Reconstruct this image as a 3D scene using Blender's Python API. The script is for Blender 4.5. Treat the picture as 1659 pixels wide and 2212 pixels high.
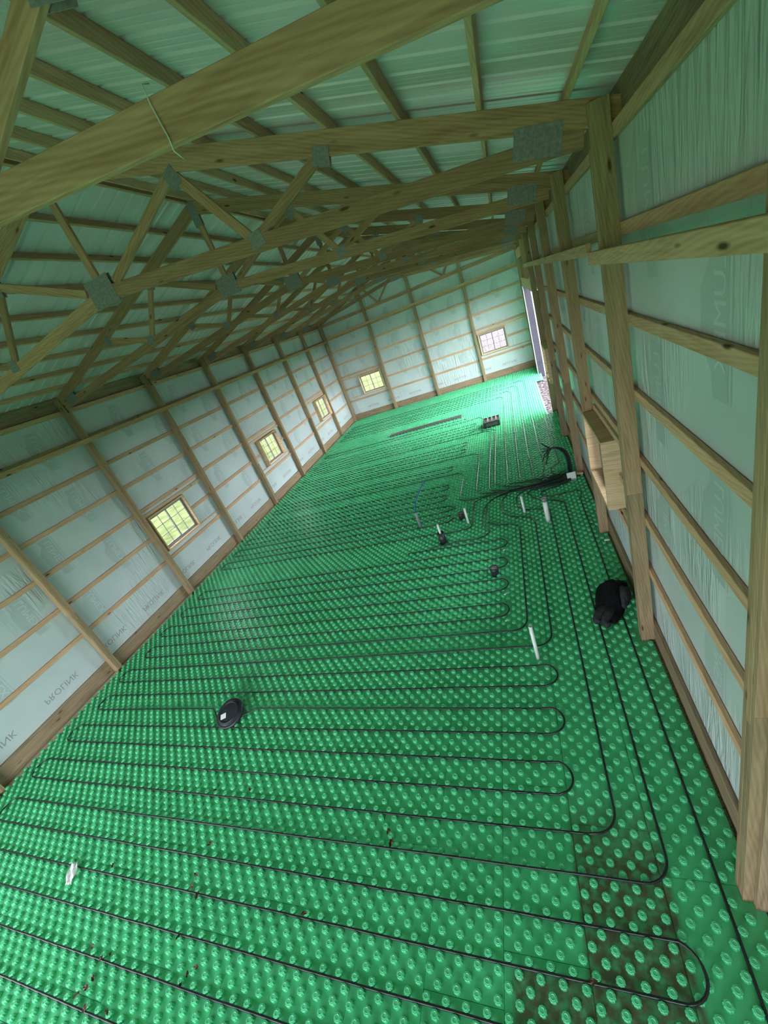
import bpy, bmesh, math, random
from mathutils import Vector, Matrix
random.seed(7)
for o in list(bpy.data.objects): bpy.data.objects.remove(o, do_unlink=True)
SC = bpy.context.scene
COL = SC.collection
PI = math.pi
# ------------------------------------------------------------------ camera
B = 2.4384                      # post bay
W = 9.605                       # inner face of right-hand posts
RC = [[0.9111001940878956, 0.2375227898831246, -0.3368669776323222],
      [-0.18335386362599004, -0.49841037091266943, -0.8473301970661247],
      [-0.369158227629319, 0.8337685688803779, -0.41055106444965805]]
CAM = Vector((8.83334586, -4.07093976, 4.43678153))
cam = bpy.data.cameras.new('camera'); cam.sensor_fit = 'HORIZONTAL'; cam.sensor_width = 36
cam.lens = 868.59 * 36 / 1659; cam.clip_start = 0.05; cam.clip_end = 500
co = bpy.data.objects.new('camera', cam); COL.objects.link(co); SC.camera = co
right, down, fwd = (Vector(r) for r in RC)
m = Matrix((right, -down, -fwd)).transposed().to_4x4(); m.translation = CAM
co.matrix_world = m
# ------------------------------------------------------------------ world and light
SKY = 1.0
wd = bpy.data.worlds.new('sky'); SC.world = wd; wd.use_nodes = True
bg = wd.node_tree.nodes['Background']
# overcast sky, brighter on the side of the right-hand doorway
_t = wd.node_tree; _g = _t.nodes.new('ShaderNodeTexCoord'); _s = _t.nodes.new('ShaderNodeSeparateXYZ')
_t.links.new(_g.outputs['Generated'], _s.inputs[0])
_m = _t.nodes.new('ShaderNodeMapRange'); _m.inputs['From Min'].default_value = -0.2; _m.inputs['From Max'].default_value = 0.9
_m.inputs['To Min'].default_value = 1.0 * SKY; _m.inputs['To Max'].default_value = 2.8 * SKY
_t.links.new(_s.outputs[0], _m.inputs[0]); _t.links.new(_m.outputs[0], bg.inputs[1])
bg.inputs[0].default_value = (0.88, 0.93, 1.0, 1)
def portal(name, center, normal, sx, sz):
    l = bpy.data.lights.new(name, 'AREA'); l.shape = 'RECTANGLE'; l.size = sx; l.size_y = sz
    try: l.cycles.is_portal = True
    except Exception: pass
    o = bpy.data.objects.new(name, l); COL.objects.link(o)
    o.location = center
    n = Vector(normal)          # direction the light shines (into the room)
    o.rotation_euler = n.to_track_quat('-Z', 'Z').to_euler()
    return o
SC.view_settings.view_transform = 'Standard'
SC.view_settings.look = 'None'
SC.view_settings.gamma = 1
SC.view_settings.use_curve_mapping = False
SC.view_settings.exposure = 3.0
SC.cycles.max_bounces = 9; SC.cycles.diffuse_bounces = 6; SC.cycles.glossy_bounces = 3
SC.cycles.caustics_reflective = False; SC.cycles.caustics_refractive = False

# ------------------------------------------------------------------ materials
def nmat(name):
    m = bpy.data.materials.new(name); m.use_nodes = True
    nt = m.node_tree; bs = nt.nodes['Principled BSDF']
    return m, nt, bs
def N(nt, t, **kw):
    n = nt.nodes.new(t)
    for k, v in kw.items():
        if k.startswith('i_'): n.inputs[k[2:].replace('_', ' ')].default_value = v
        else: setattr(n, k, v)
    return n
def ramp(nt, stops):
    r = nt.nodes.new('ShaderNodeValToRGB'); e = r.color_ramp.elements
    while len(e) < len(stops): e.new(0.5)
    for s, (p, c) in zip(e, stops): s.position = p; s.color = (*c, 1) if len(c) == 3 else c
    return r
def flat(name, c, rough=0.6, metal=0.0, spec=0.5, var=0.12, scale=6, bump=0.0):
    m, nt, bs = nmat(name)
    tc = N(nt, 'ShaderNodeTexCoord'); no = N(nt, 'ShaderNodeTexNoise'); no.inputs['Scale'].default_value = scale
    no.inputs['Detail'].default_value = 5
    nt.links.new(tc.outputs['Object'], no.inputs['Vector'])
    r = ramp(nt, [(0.3, tuple(x * (1 - var) for x in c)), (0.7, tuple(min(1, x * (1 + var)) for x in c))])
    nt.links.new(no.outputs['Fac'], r.inputs[0]); nt.links.new(r.outputs[0], bs.inputs['Base Color'])
    bs.inputs['Roughness'].default_value = rough; bs.inputs['Metallic'].default_value = metal
    bs.inputs['Specular IOR Level'].default_value = spec
    if bump:
        bp = N(nt, 'ShaderNodeBump'); bp.inputs['Strength'].default_value = bump; bp.inputs['Distance'].default_value = 0.01
        nt.links.new(no.outputs['Fac'], bp.inputs['Height']); nt.links.new(bp.outputs[0], bs.inputs['Normal'])
    return m
def wood(name, dark, light, knot=(0.10, 0.05, 0.02)):
    m, nt, bs = nmat(name)
    tc = N(nt, 'ShaderNodeTexCoord'); oi = N(nt, 'ShaderNodeObjectInfo')
    mul = N(nt, 'ShaderNodeVectorMath', operation='SCALE'); mul.inputs['Scale'].default_value = 37.0
    cmb = N(nt, 'ShaderNodeCombineXYZ')
    for i in range(3): nt.links.new(oi.outputs['Random'], cmb.inputs[i])
    nt.links.new(cmb.outputs[0], mul.inputs[0])
    add = N(nt, 'ShaderNodeVectorMath', operation='ADD')
    nt.links.new(tc.outputs['Object'], add.inputs[0]); nt.links.new(mul.outputs[0], add.inputs[1])
    mp = N(nt, 'ShaderNodeMapping'); mp.inputs['Scale'].default_value = (1.1, 16, 16)
    nt.links.new(add.outputs[0], mp.inputs['Vector'])
    n1 = N(nt, 'ShaderNodeTexNoise'); n1.inputs['Scale'].default_value = 1.6; n1.inputs['Detail'].default_value = 6
    n1.inputs['Distortion'].default_value = 0.9
    nt.links.new(mp.outputs[0], n1.inputs['Vector'])
    mp3 = N(nt, 'ShaderNodeMapping'); mp3.inputs['Scale'].default_value = (0.9, 7, 7)
    nt.links.new(add.outputs[0], mp3.inputs['Vector'])
    wv = N(nt, 'ShaderNodeTexWave', bands_direction='DIAGONAL'); wv.inputs['Scale'].default_value = 3.4
    wv.inputs['Distortion'].default_value = 7; wv.inputs['Detail'].default_value = 3; wv.inputs['Detail Scale'].default_value = 0.6
    nt.links.new(mp3.outputs[0], wv.inputs['Vector'])
    mx = N(nt, 'ShaderNodeMath', operation='MULTIPLY_ADD'); mx.inputs[1].default_value = 0.16
    nt.links.new(wv.outputs['Fac'], mx.inputs[0])
    sc = N(nt, 'ShaderNodeMath', operation='MULTIPLY'); sc.inputs[1].default_value = 0.92
    nt.links.new(n1.outputs['Fac'], sc.inputs[0]); nt.links.new(sc.outputs[0], mx.inputs[2])
    r = ramp(nt, [(0.25, dark), (0.72, light)])
    nt.links.new(mx.outputs[0], r.inputs[0])
    # per-board brightness
    hs = N(nt, 'ShaderNodeHueSaturation')
    mr = N(nt, 'ShaderNodeMapRange'); mr.inputs['To Min'].default_value = 0.8; mr.inputs['To Max'].default_value = 1.15
    nt.links.new(oi.outputs['Random'], mr.inputs[0]); nt.links.new(mr.outputs[0], hs.inputs['Value'])
    nt.links.new(r.outputs[0], hs.inputs['Color'])
    # knots
    mp2 = N(nt, 'ShaderNodeMapping'); mp2.inputs['Scale'].default_value = (2.0, 7, 7)
    nt.links.new(add.outputs[0], mp2.inputs['Vector'])
    vo = N(nt, 'ShaderNodeTexVoronoi'); vo.inputs['Scale'].default_value = 1.0
    nt.links.new(mp2.outputs[0], vo.inputs['Vector'])
    kr = ramp(nt, [(0.05, (1, 1, 1)), (0.13, (0, 0, 0))])
    nt.links.new(vo.outputs['Distance'], kr.inputs[0])
    mix = N(nt, 'ShaderNodeMix', data_type='RGBA')
    nt.links.new(kr.outputs[0], mix.inputs[0]); nt.links.new(hs.outputs[0], mix.inputs[6]); mix.inputs[7].default_value = (*knot, 1)
    nt.links.new(mix.outputs[2], bs.inputs['Base Color'])
    bs.inputs['Roughness'].default_value = 0.72; bs.inputs['Specular IOR Level'].default_value = 0.25
    bp = N(nt, 'ShaderNodeBump'); bp.inputs['Strength'].default_value = 0.15; bp.inputs['Distance'].default_value = 0.004
    nt.links.new(mx.outputs[0], bp.inputs['Height']); nt.links.new(bp.outputs[0], bs.inputs['Normal'])
    return m
M = {}
M['lumber'] = wood('lumber', (0.31, 0.155, 0.085), (0.54, 0.30, 0.18))
M['postwood'] = wood('post_lumber', (0.29, 0.18, 0.10), (0.49, 0.32, 0.19))
M['girt'] = wood('girt_lumber', (0.48, 0.265, 0.155), (0.74, 0.46, 0.29))
M['treated'] = wood('treated_lumber', (0.21, 0.145, 0.085), (0.40, 0.285, 0.17))
M['skirt'] = wood('treated_skirt', (0.17, 0.115, 0.07), (0.36, 0.26, 0.165))
M['jamb'] = wood('jamb_lumber', (0.50, 0.32, 0.18), (0.78, 0.56, 0.35))
M['plate'] = flat('galvanised_plate', (0.30, 0.27, 0.27), 0.45, 0.4, var=0.25, scale=40, bump=0.3)
M['vinyl'] = flat('grey_window_frame', (0.24, 0.22, 0.22), 0.4, var=0.05)
M['tube'] = flat('black_tubing', (0.012, 0.014, 0.016), 0.32, spec=0.6, var=0.1)
M['pvc'] = flat('white_pvc', (0.78, 0.80, 0.80), 0.35, var=0.04)
M['pvcdark'] = flat('pipe_bore', (0.02, 0.02, 0.02), 0.7)
M['conduit'] = flat('grey_conduit', (0.22, 0.24, 0.25), 0.45)
M['blue'] = flat('blue_tubing', (0.01, 0.06, 0.35), 0.35)
M['blackpl'] = flat('black_plastic', (0.025, 0.027, 0.035), 0.38, var=0.2)
M['dustgrey'] = flat('dusty_grey_plastic', (0.20, 0.185, 0.18), 0.8, var=0.45, scale=30)
M['paper'] = flat('white_paper', (0.85, 0.85, 0.85), 0.6, var=0.03)
M['cloth'] = flat('black_cloth', (0.006, 0.006, 0.008), 0.85, spec=0.2, var=0.4, scale=15, bump=0.5)
M['clothgrey'] = flat('charcoal_cloth', (0.035, 0.036, 0.04), 0.9, spec=0.2, var=0.3, scale=25)
M['leaf'] = flat('dry_leaf', (0.20, 0.10, 0.06), 0.7, var=0.4, scale=20)
M['red'] = flat('red_plastic', (0.6, 0.02, 0.02), 0.4)
M['doordark'] = flat('dark_steel', (0.03, 0.026, 0.042), 0.5, var=0.25, scale=3)
M['whitetrim'] = flat('white_trim', (0.8, 0.8, 0.78), 0.5, var=0.03)
M['steel'] = flat('steel_channel', (0.20, 0.19, 0.18), 0.45, 0.4, var=0.2, scale=15)
M['string'] = flat('white_string', (0.7, 0.7, 0.62), 0.8)
M['rubble'] = flat('pea_gravel', (0.16, 0.12, 0.11), 0.9, var=0.7, scale=45)
M['gaplight'] = flat('pale_gap_light', (0.75, 0.66, 0.52), 0.9, var=0.3, scale=60)  # pale colour standing in for light from the gap under the left wall
M['rubble2'] = flat('edge_gravel', (0.50, 0.40, 0.38), 0.9, var=0.8, scale=60)
M['badge'] = flat('grey_print', (0.47, 0.53, 0.54), 0.5, var=0.03, scale=3)
M['badgetxt'] = flat('pale_print', (0.60, 0.65, 0.665), 0.5, var=0.03, scale=3)
M['protxt'] = flat('mauve_print', (0.33, 0.29, 0.33), 0.5, var=0.05, scale=3)
# house wrap
def wrap_mat():
    m, nt, bs = nmat('house_wrap')
    tc = N(nt, 'ShaderNodeTexCoord')
    n2 = N(nt, 'ShaderNodeTexNoise'); n2.inputs['Scale'].default_value = 1.2; n2.inputs['Detail'].default_value = 4
    nt.links.new(tc.outputs['Object'], n2.inputs['Vector'])
    r = ramp(nt, [(0.3, (0.53, 0.58, 0.595)), (0.7, (0.60, 0.65, 0.665))])
    nt.links.new(n2.outputs['Fac'], r.inputs[0]); nt.links.new(r.outputs[0], bs.inputs['Base Color'])
    mp = N(nt, 'ShaderNodeMapping'); mp.inputs['Scale'].default_value = (7, 7, 0.9); mp.inputs['Rotation'].default_value = (0.25, 0.25, 0)
    nt.links.new(tc.outputs['Object'], mp.inputs['Vector'])
    n1 = N(nt, 'ShaderNodeTexNoise'); n1.inputs['Scale'].default_value = 2.2; n1.inputs['Detail'].default_value = 3
    n1.inputs['Distortion'].default_value = 0.6
    nt.links.new(mp.outputs[0], n1.inputs['Vector'])
    n3 = N(nt, 'ShaderNodeTexNoise'); n3.inputs['Scale'].default_value = 0.9; n3.inputs['Detail'].default_value = 2
    nt.links.new(tc.outputs['Object'], n3.inputs['Vector'])
    mm = N(nt, 'ShaderNodeMapRange'); mm.inputs['From Min'].default_value = 0.48; mm.inputs['From Max'].default_value = 0.62
    nt.links.new(n3.outputs['Fac'], mm.inputs[0])
    pr = N(nt, 'ShaderNodeMath', operation='MULTIPLY'); nt.links.new(n1.outputs['Fac'], pr.inputs[0]); nt.links.new(mm.outputs[0], pr.inputs[1])
    bp = N(nt, 'ShaderNodeBump'); bp.inputs['Strength'].default_value = 0.85; bp.inputs['Distance'].default_value = 0.06
    nt.links.new(pr.outputs[0], bp.inputs['Height']); nt.links.new(bp.outputs[0], bs.inputs['Normal'])
    bs.inputs['Roughness'].default_value = 0.42; bs.inputs['Specular IOR Level'].default_value = 0.4
    return m
M['wrap'] = wrap_mat()
M['roof'] = flat('white_steel_sheet', (0.68, 0.60, 0.635), 0.30, 0.0, 0.6, var=0.04, scale=1.5)
def floor_mat():
    m, nt, bs = nmat('green_foam')
    tc = N(nt, 'ShaderNodeTexCoord')
    n1 = N(nt, 'ShaderNodeTexNoise'); n1.inputs['Scale'].default_value = 2.5; n1.inputs['Detail'].default_value = 4
    nt.links.new(tc.outputs['Object'], n1.inputs['Vector'])
    r = ramp(nt, [(0.3, (0.105, 0.58, 0.275)), (0.7, (0.14, 0.69, 0.355))])
    nt.links.new(n1.outputs['Fac'], r.inputs[0])
    # dried mud lying on the panel surface between the nubs in the near right-hand panels
    sep = N(nt, 'ShaderNodeSeparateXYZ'); nt.links.new(tc.outputs['Object'], sep.inputs[0])
    def band(sock, a, b, w=0.15):
        lo = N(nt, 'ShaderNodeMapRange'); lo.inputs['From Min'].default_value = a - w; lo.inputs['From Max'].default_value = a + w
        hi = N(nt, 'ShaderNodeMapRange'); hi.inputs['From Min'].default_value = b + w; hi.inputs['From Max'].default_value = b - w
        nt.links.new(sock, lo.inputs[0]); nt.links.new(sock, hi.inputs[0])
        p = N(nt, 'ShaderNodeMath', operation='MULTIPLY'); nt.links.new(lo.outputs[0], p.inputs[0]); nt.links.new(hi.outputs[0], p.inputs[1])
        return p
    def mulm(a, b):
        p = N(nt, 'ShaderNodeMath', operation='MULTIPLY'); nt.links.new(a.outputs[0], p.inputs[0]); nt.links.new(b.outputs[0], p.inputs[1]); return p
    a1 = mulm(band(sep.outputs[0], 8.5, 9.17, 0.02), band(sep.outputs[1], -4.6, -2.0, 0.3))
    a2 = mulm(band(sep.outputs[0], 7.98, 8.6, 0.02), band(sep.outputs[1], -4.6, -3.02, 0.02))
    ad = N(nt, 'ShaderNodeMath', operation='ADD', use_clamp=True); nt.links.new(a1.outputs[0], ad.inputs[0]); nt.links.new(a2.outputs[0], ad.inputs[1])
    zz = N(nt, 'ShaderNodeMapRange'); zz.inputs['From Min'].default_value = 0.018; zz.inputs['From Max'].default_value = 0.004
    nt.links.new(sep.outputs[2], zz.inputs[0])
    n4 = N(nt, 'ShaderNodeTexNoise'); n4.inputs['Scale'].default_value = 14; n4.inputs['Detail'].default_value = 6
    nt.links.new(tc.outputs['Object'], n4.inputs['Vector'])
    nr = ramp(nt, [(0.30, (0.25, 0.25, 0.25)), (0.58, (1, 1, 1))]); nt.links.new(n4.outputs['Fac'], nr.inputs[0])
    f1 = mulm(ad, zz); f2 = mulm(f1, nr)
    # faint dust patches elsewhere
    n5 = N(nt, 'ShaderNodeTexNoise'); n5.inputs['Scale'].default_value = 1.7; n5.inputs['Detail'].default_value = 5; n5.inputs['Roughness'].default_value = 0.7
    nt.links.new(tc.outputs['Object'], n5.inputs['Vector'])
    dr = ramp(nt, [(0.62, (0, 0, 0)), (0.75, (0.45, 0.45, 0.45))]); nt.links.new(n5.outputs['Fac'], dr.inputs[0])
    f3 = mulm(dr, zz)
    fa = N(nt, 'ShaderNodeMath', operation='MAXIMUM'); nt.links.new(f2.outputs[0], fa.inputs[0]); nt.links.new(f3.outputs[0], fa.inputs[1])
    mud = N(nt, 'ShaderNodeMix', data_type='RGBA')
    nt.links.new(fa.outputs[0], mud.inputs[0]); nt.links.new(r.outputs[0], mud.inputs[6]); mud.inputs[7].default_value = (0.15, 0.14, 0.085, 1)
    nt.links.new(mud.outputs[2], bs.inputs['Base Color'])
    bs.inputs['Roughness'].default_value = 0.38; bs.inputs['Specular IOR Level'].default_value = 0.5
    return m
M['green'] = floor_mat()
def ground_mat():
    m, nt, bs = nmat('outdoor_ground')
    tc = N(nt, 'ShaderNodeTexCoord')
    sep = N(nt, 'ShaderNodeSeparateXYZ'); nt.links.new(tc.outputs['Object'], sep.inputs[0])
    n1 = N(nt, 'ShaderNodeTexNoise'); n1.inputs['Scale'].default_value = 2.2; n1.inputs['Detail'].default_value = 8
    nt.links.new(tc.outputs['Object'], n1.inputs['Vector'])
    gr = ramp(nt, [(0.35, (0.050, 0.066, 0.018)), (0.65, (0.105, 0.118, 0.042))]); nt.links.new(n1.outputs['Fac'], gr.inputs[0])
    v = N(nt, 'ShaderNodeTexNoise'); v.inputs['Scale'].default_value = 9; v.inputs['Detail'].default_value = 4; v.inputs['Roughness'].default_value = 0.8
    nt.links.new(tc.outputs['Object'], v.inputs['Vector'])
    gv = ramp(nt, [(0.42, (0.022, 0.012, 0.013)), (0.50, (0.06, 0.045, 0.048)), (0.58, (0.19, 0.16, 0.165))]); nt.links.new(v.outputs['Fac'], gv.inputs[0])
    mk = N(nt, 'ShaderNodeMapRange'); mk.inputs['From Min'].default_value = 5.0; mk.inputs['From Max'].default_value = 6.0
    nt.links.new(sep.outputs[0], mk.inputs[0])
    far = N(nt, 'ShaderNodeMapRange'); far.inputs['From Min'].default_value = 44; far.inputs['From Max'].default_value = 40
    nt.links.new(sep.outputs[1], far.inputs[0])
    p = N(nt, 'ShaderNodeMath', operation='MULTIPLY'); nt.links.new(mk.outputs[0], p.inputs[0]); nt.links.new(far.outputs[0], p.inputs[1])
    mix = N(nt, 'ShaderNodeMix', data_type='RGBA'); nt.links.new(p.outputs[0], mix.inputs[0])
    nt.links.new(gr.outputs[0], mix.inputs[6]); nt.links.new(gv.outputs[0], mix.inputs[7])
    nt.links.new(mix.outputs[2], bs.inputs['Base Color']); bs.inputs['Roughness'].default_value = 0.95
    bs.inputs['Specular IOR Level'].default_value = 0.1
    return m
M['ground'] = ground_mat()
def glass_mat():
    m = bpy.data.materials.new('window_glass'); m.use_nodes = True; nt = m.node_tree; nt.nodes.clear()
    out = N(nt, 'ShaderNodeOutputMaterial'); t = N(nt, 'ShaderNodeBsdfTransparent'); g = N(nt, 'ShaderNodeBsdfGlossy')
    t.inputs[0].default_value = (0.93, 0.95, 0.94, 1); g.inputs['Roughness'].default_value = 0.02
    fr = N(nt, 'ShaderNodeFresnel'); fr.inputs[0].default_value = 1.45
    mx = N(nt, 'ShaderNodeMixShader'); nt.links.new(fr.outputs[0], mx.inputs[0]); nt.links.new(t.outputs[0], mx.inputs[1]); nt.links.new(g.outputs[0], mx.inputs[2])
    nt.links.new(mx.outputs[0], out.inputs[0]); return m
M['glass'] = glass_mat()

# ------------------------------------------------------------------ helpers
def tag(o, label, cat, group=None):
    o['label'] = label; o['category'] = cat
    if group: o['group'] = group
    return o
def struct(o): o['kind'] = 'structure'; return o
def link(name, me, mat, parent=None, loc=None):
    o = bpy.data.objects.new(name, me); COL.objects.link(o)
    if mat is not None:
        for mt in (mat if isinstance(mat, (list, tuple)) else [mat]): me.materials.append(mt)
    if parent is not None: o.parent = parent
    if loc is not None: o.location = loc
    return o
def empty(name, loc):
    o = bpy.data.objects.new(name, None); COL.objects.link(o); o.location = loc; o.empty_display_size = 0.1
    return o
def bm_box(bm, lo, hi, mi=0):
    x0, y0, z0 = lo; x1, y1, z1 = hi
    v = [bm.verts.new(p) for p in ((x0,y0,z0),(x1,y0,z0),(x1,y1,z0),(x0,y1,z0),(x0,y0,z1),(x1,y0,z1),(x1,y1,z1),(x0,y1,z1))]
    for f in ((3,2,1,0),(4,5,6,7),(0,1,5,4),(1,2,6,5),(2,3,7,6),(3,0,4,7)):
        fc = bm.faces.new([v[i] for i in f]); fc.material_index = mi
    return v
def fin(bm, name, smooth=False):
    me = bpy.data.meshes.new(name); bm.normal_update(); bm.to_mesh(me); bm.free()
    if smooth:
        for p in me.polygons: p.use_smooth = True
    return me
def beam(name, p0, p1, wid, hgt, mat, parent=None, up=(0, 0, 1), bev=0.003):
    """a sawn board from p0 to p1: length on local X, wid on Y, hgt on Z"""
    p0 = Vector(p0); p1 = Vector(p1); d = p1 - p0; L = d.length
    X = d.normalized(); Z = Vector(up); Z = (Z - X * Z.dot(X)).normalized(); Y = Z.cross(X)
    bm = bmesh.new(); bm_box(bm, (0, -wid / 2, -hgt / 2), (L, wid / 2, hgt / 2))
    if bev: bmesh.ops.bevel(bm, geom=list(bm.edges), offset=bev, segments=1, affect='EDGES')
    o = link(name, fin(bm, name), mat, parent)
    mt = Matrix((X, Y, Z)).transposed().to_4x4()
    mt.translation = p0 - (parent.location if parent is not None else Vector())
    o.matrix_basis = mt
    return o
def copy_tree(o, parent=None):
    c = o.copy(); COL.objects.link(c); c.parent = parent
    for ch in [x for x in bpy.data.objects if x.parent == o]: copy_tree(ch, c)
    return c
def tube_mesh(name, pts, r, seg=8, res=None):
    """round tube swept along pts"""
    bm = bmesh.new(); rings = []
    P = [Vector(p) for p in pts]
    prev = None
    for i, p in enumerate(P):
        t = (P[min(i + 1, len(P) - 1)] - P[max(i - 1, 0)]).normalized()
        ref = Vector((0, 0, 1)) if abs(t.z) < 0.9 else Vector((1, 0, 0))
        if prev is not None: ref = prev
        a = (ref - t * ref.dot(t)).normalized(); b = t.cross(a); prev = a
        rr = r[i] if isinstance(r, (list, tuple)) else r
        rings.append([bm.verts.new(p + a * math.cos(k * 2 * PI / seg) * rr + b * math.sin(k * 2 * PI / seg) * rr) for k in range(seg)])
    for q in range(len(rings) - 1):
        for k in range(seg):
            bm.faces.new((rings[q][k], rings[q][(k + 1) % seg], rings[q + 1][(k + 1) % seg], rings[q + 1][k]))
    bm.faces.new(rings[0][::-1]); bm.faces.new(rings[-1])
    return fin(bm, name, True)
def lathe(name, prof, seg=24, smooth=True):
    bm = bmesh.new(); rings = []
    for (r, z) in prof: rings.append([bm.verts.new((r * math.cos(k * 2 * PI / seg), r * math.sin(k * 2 * PI / seg), z)) for k in range(seg)])
    for q in range(len(rings) - 1):
        for k in range(seg): bm.faces.new((rings[q][k], rings[q][(k + 1) % seg], rings[q + 1][(k + 1) % seg], rings[q + 1][k]))
    bm.faces.new(rings[0][::-1]); bm.faces.new(rings[-1])
    return fin(bm, name, smooth)

# ------------------------------------------------------------------ dimensions
Y0 = -4 * B; Y1 = 7 * B             # inner lengths of the building
LO = -0.14; LF = -0.182             # left: outside of posts, film plane
RO = W + 0.14; RF = W + 0.182       # right
EO = Y1 + 0.14; EF = Y1 + 0.182     # far end
NO = Y0 - 0.02; NF = Y0 - 0.062     # near end
RX, RZ = 4.85, 6.86                 # ridge: top of the chords
def ztop(x):                        # top of top chord
    return RZ - (x - RX) * 0.336 if x >= RX else RZ - (RX - x) * 0.318
ROWS = [1.05, 1.735, 2.415, 3.085, 3.735, 4.40, 5.01]
WINS_L = [(2.65, 3.95), (8.0, 9.28), (13.24, 14.52)]
WINS_E = [(0.95, 2.23), (7.36, 8.64)]
WINS_R = [(1.12, 2.40), (8.35, 9.63)]
WZ = (1.24, 2.22)
DOOR_R = (9.87, 15.40); DOOR_Z = 3.60
ADDED_DOOR_L = (-9.4, -5.0)               # added opening behind the camera, made tall for extra daylight
ADDED_DOOR_N = (0.5, 9.1)                 # added opening in the near gable, behind the camera, widened for extra daylight

portal('daylight_side_door', (RF + 0.06, sum(DOOR_R) / 2, DOOR_Z / 2), (-1, 0, 0), DOOR_R[1] - DOOR_R[0], DOOR_Z)
portal('daylight_added_near_door', (sum(ADDED_DOOR_N) / 2, NF - 0.06, 1.8), (0, 1, 0), ADDED_DOOR_N[1] - ADDED_DOOR_N[0], 3.75)
portal('daylight_added_left_door', (LF - 0.06, sum(ADDED_DOOR_L) / 2, 2.1), (1, 0, 0), ADDED_DOOR_L[1] - ADDED_DOOR_L[0], 4.3)
for a in WINS_L: portal('daylight_window', (LF - 0.06, sum(a) / 2, 1.73), (1, 0, 0), 1.25, 0.95)
for a in WINS_R: portal('daylight_window', (RF + 0.06, sum(a) / 2, 1.73), (-1, 0, 0), 1.25, 0.95)
for a in WINS_E: portal('daylight_window', (sum(a) / 2, EF + 0.06, 1.73), (0, -1, 0), 1.25, 0.95)

# ------------------------------------------------------------------ ground
bm = bmesh.new(); bm_box(bm, (-60, -60, -0.6), (70, 80, -0.12))
struct(link('ground', fin(bm, 'ground'), M['ground']))

for nm, lo, hi, mt in (('trim_1', (LO - 0.0, Y0, -0.10), (0.004, Y1, -0.030), M['gaplight']), ('trim_2', (9.715, Y0, -0.10), (RO, 9.8, -0.035), M['rubble2'])):  # left strip paints the bright line of gap light, right strip is gravel
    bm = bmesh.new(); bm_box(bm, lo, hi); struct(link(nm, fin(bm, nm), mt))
# ------------------------------------------------------------------ walls
FONT = {}
def glyphs(text, size):
    """flat outline faces of a word; returns list of (verts2d, tris) and width"""
    if (text, size) in FONT: return FONT[(text, size)]
    cu = bpy.data.curves.new('t', 'FONT'); cu.body = text; cu.size = size; cu.resolution_u = 2
    o = bpy.data.objects.new('t', cu); COL.objects.link(o)
    dg = bpy.context.evaluated_depsgraph_get(); dg.update()
    me = o.evaluated_get(dg).to_mesh()
    vs = [(v.co.x, v.co.y) for v in me.vertices]; fs = [tuple(p.vertices) for p in me.polygons]
    o.evaluated_get(dg).to_mesh_clear(); bpy.data.objects.remove(o, do_unlink=True); bpy.data.curves.remove(cu)
    FONT[(text, size)] = (vs, fs); return vs, fs
def holes_wall(name, plane, along, lo, hi, ztopf, holes, thick, zlo=-0.11):
    """wall sheet on a plane with rectangular holes; along='y' or 'x'"""
    us = sorted({lo, hi} | {h[0] for h in holes} | {h[1] for h in holes} | ({RX} if along == 'x' else set()))
    zs = sorted({zlo} | {h[2] for h in holes} | {h[3] for h in holes} | {4.9})
    zs = [z for z in zs if z <= 4.9]
    bm = bmesh.new()
    for i in range(len(us) - 1):
        a, b = us[i], us[i + 1]
        for j in range(len(zs) - 1):
            c, d = zs[j], zs[j + 1]
            if any(h[0] <= a + 1e-6 and b <= h[1] + 1e-6 and h[2] <= c + 1e-6 and d <= h[3] + 1e-6 for h in holes): continue
            if along == 'y': bm_box(bm, (min(plane, plane + thick), a, c), (max(plane, plane + thick), b, d))
            else: bm_box(bm, (a, min(plane, plane + thick), c), (b, max(plane, plane + thick), d))
        za, zb = ztopf(a), ztopf(b)
        if along == 'y': bm_box(bm, (min(plane, plane + thick), a, 4.9), (max(plane, plane + thick), b, za))
        else:
            y0, y1 = min(plane, plane + thick), max(plane, plane + thick)
            v = bm_box(bm, (a, y0, 4.9), (b, y1, 5.0))
            for k in (4, 7): v[k].co.z = za
            for k in (5, 6): v[k].co.z = zb
    bmesh.ops.remove_doubles(bm, verts=bm.verts, dist=1e-5)
    return struct(link(name, fin(bm, name), M['wrap']))
wl = holes_wall('wall_left', LF, 'y', NF, EF, lambda u: 5.06, [(a, b, *WZ) for a, b in WINS_L] + [(ADDED_DOOR_L[0], ADDED_DOOR_L[1], -0.11, 4.2)], -0.03)
wr = holes_wall('wall_right', RF, 'y', NF, EF, lambda u: 5.06, [(a, b, *WZ) for a, b in WINS_R] + [(DOOR_R[0], DOOR_R[1], -0.11, DOOR_Z)], 0.03)
we = holes_wall('wall_end', EF, 'x', LF, RF, lambda u: ztop(u) + 0.092, [(a, b, *WZ) for a, b in WINS_E], 0.03)
wn = holes_wall('wall_near', NF, 'x', LF, RF, lambda u: ztop(u) + 0.092, [(ADDED_DOOR_N[0], ADDED_DOOR_N[1], -0.11, 3.7)], -0.03)

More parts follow.
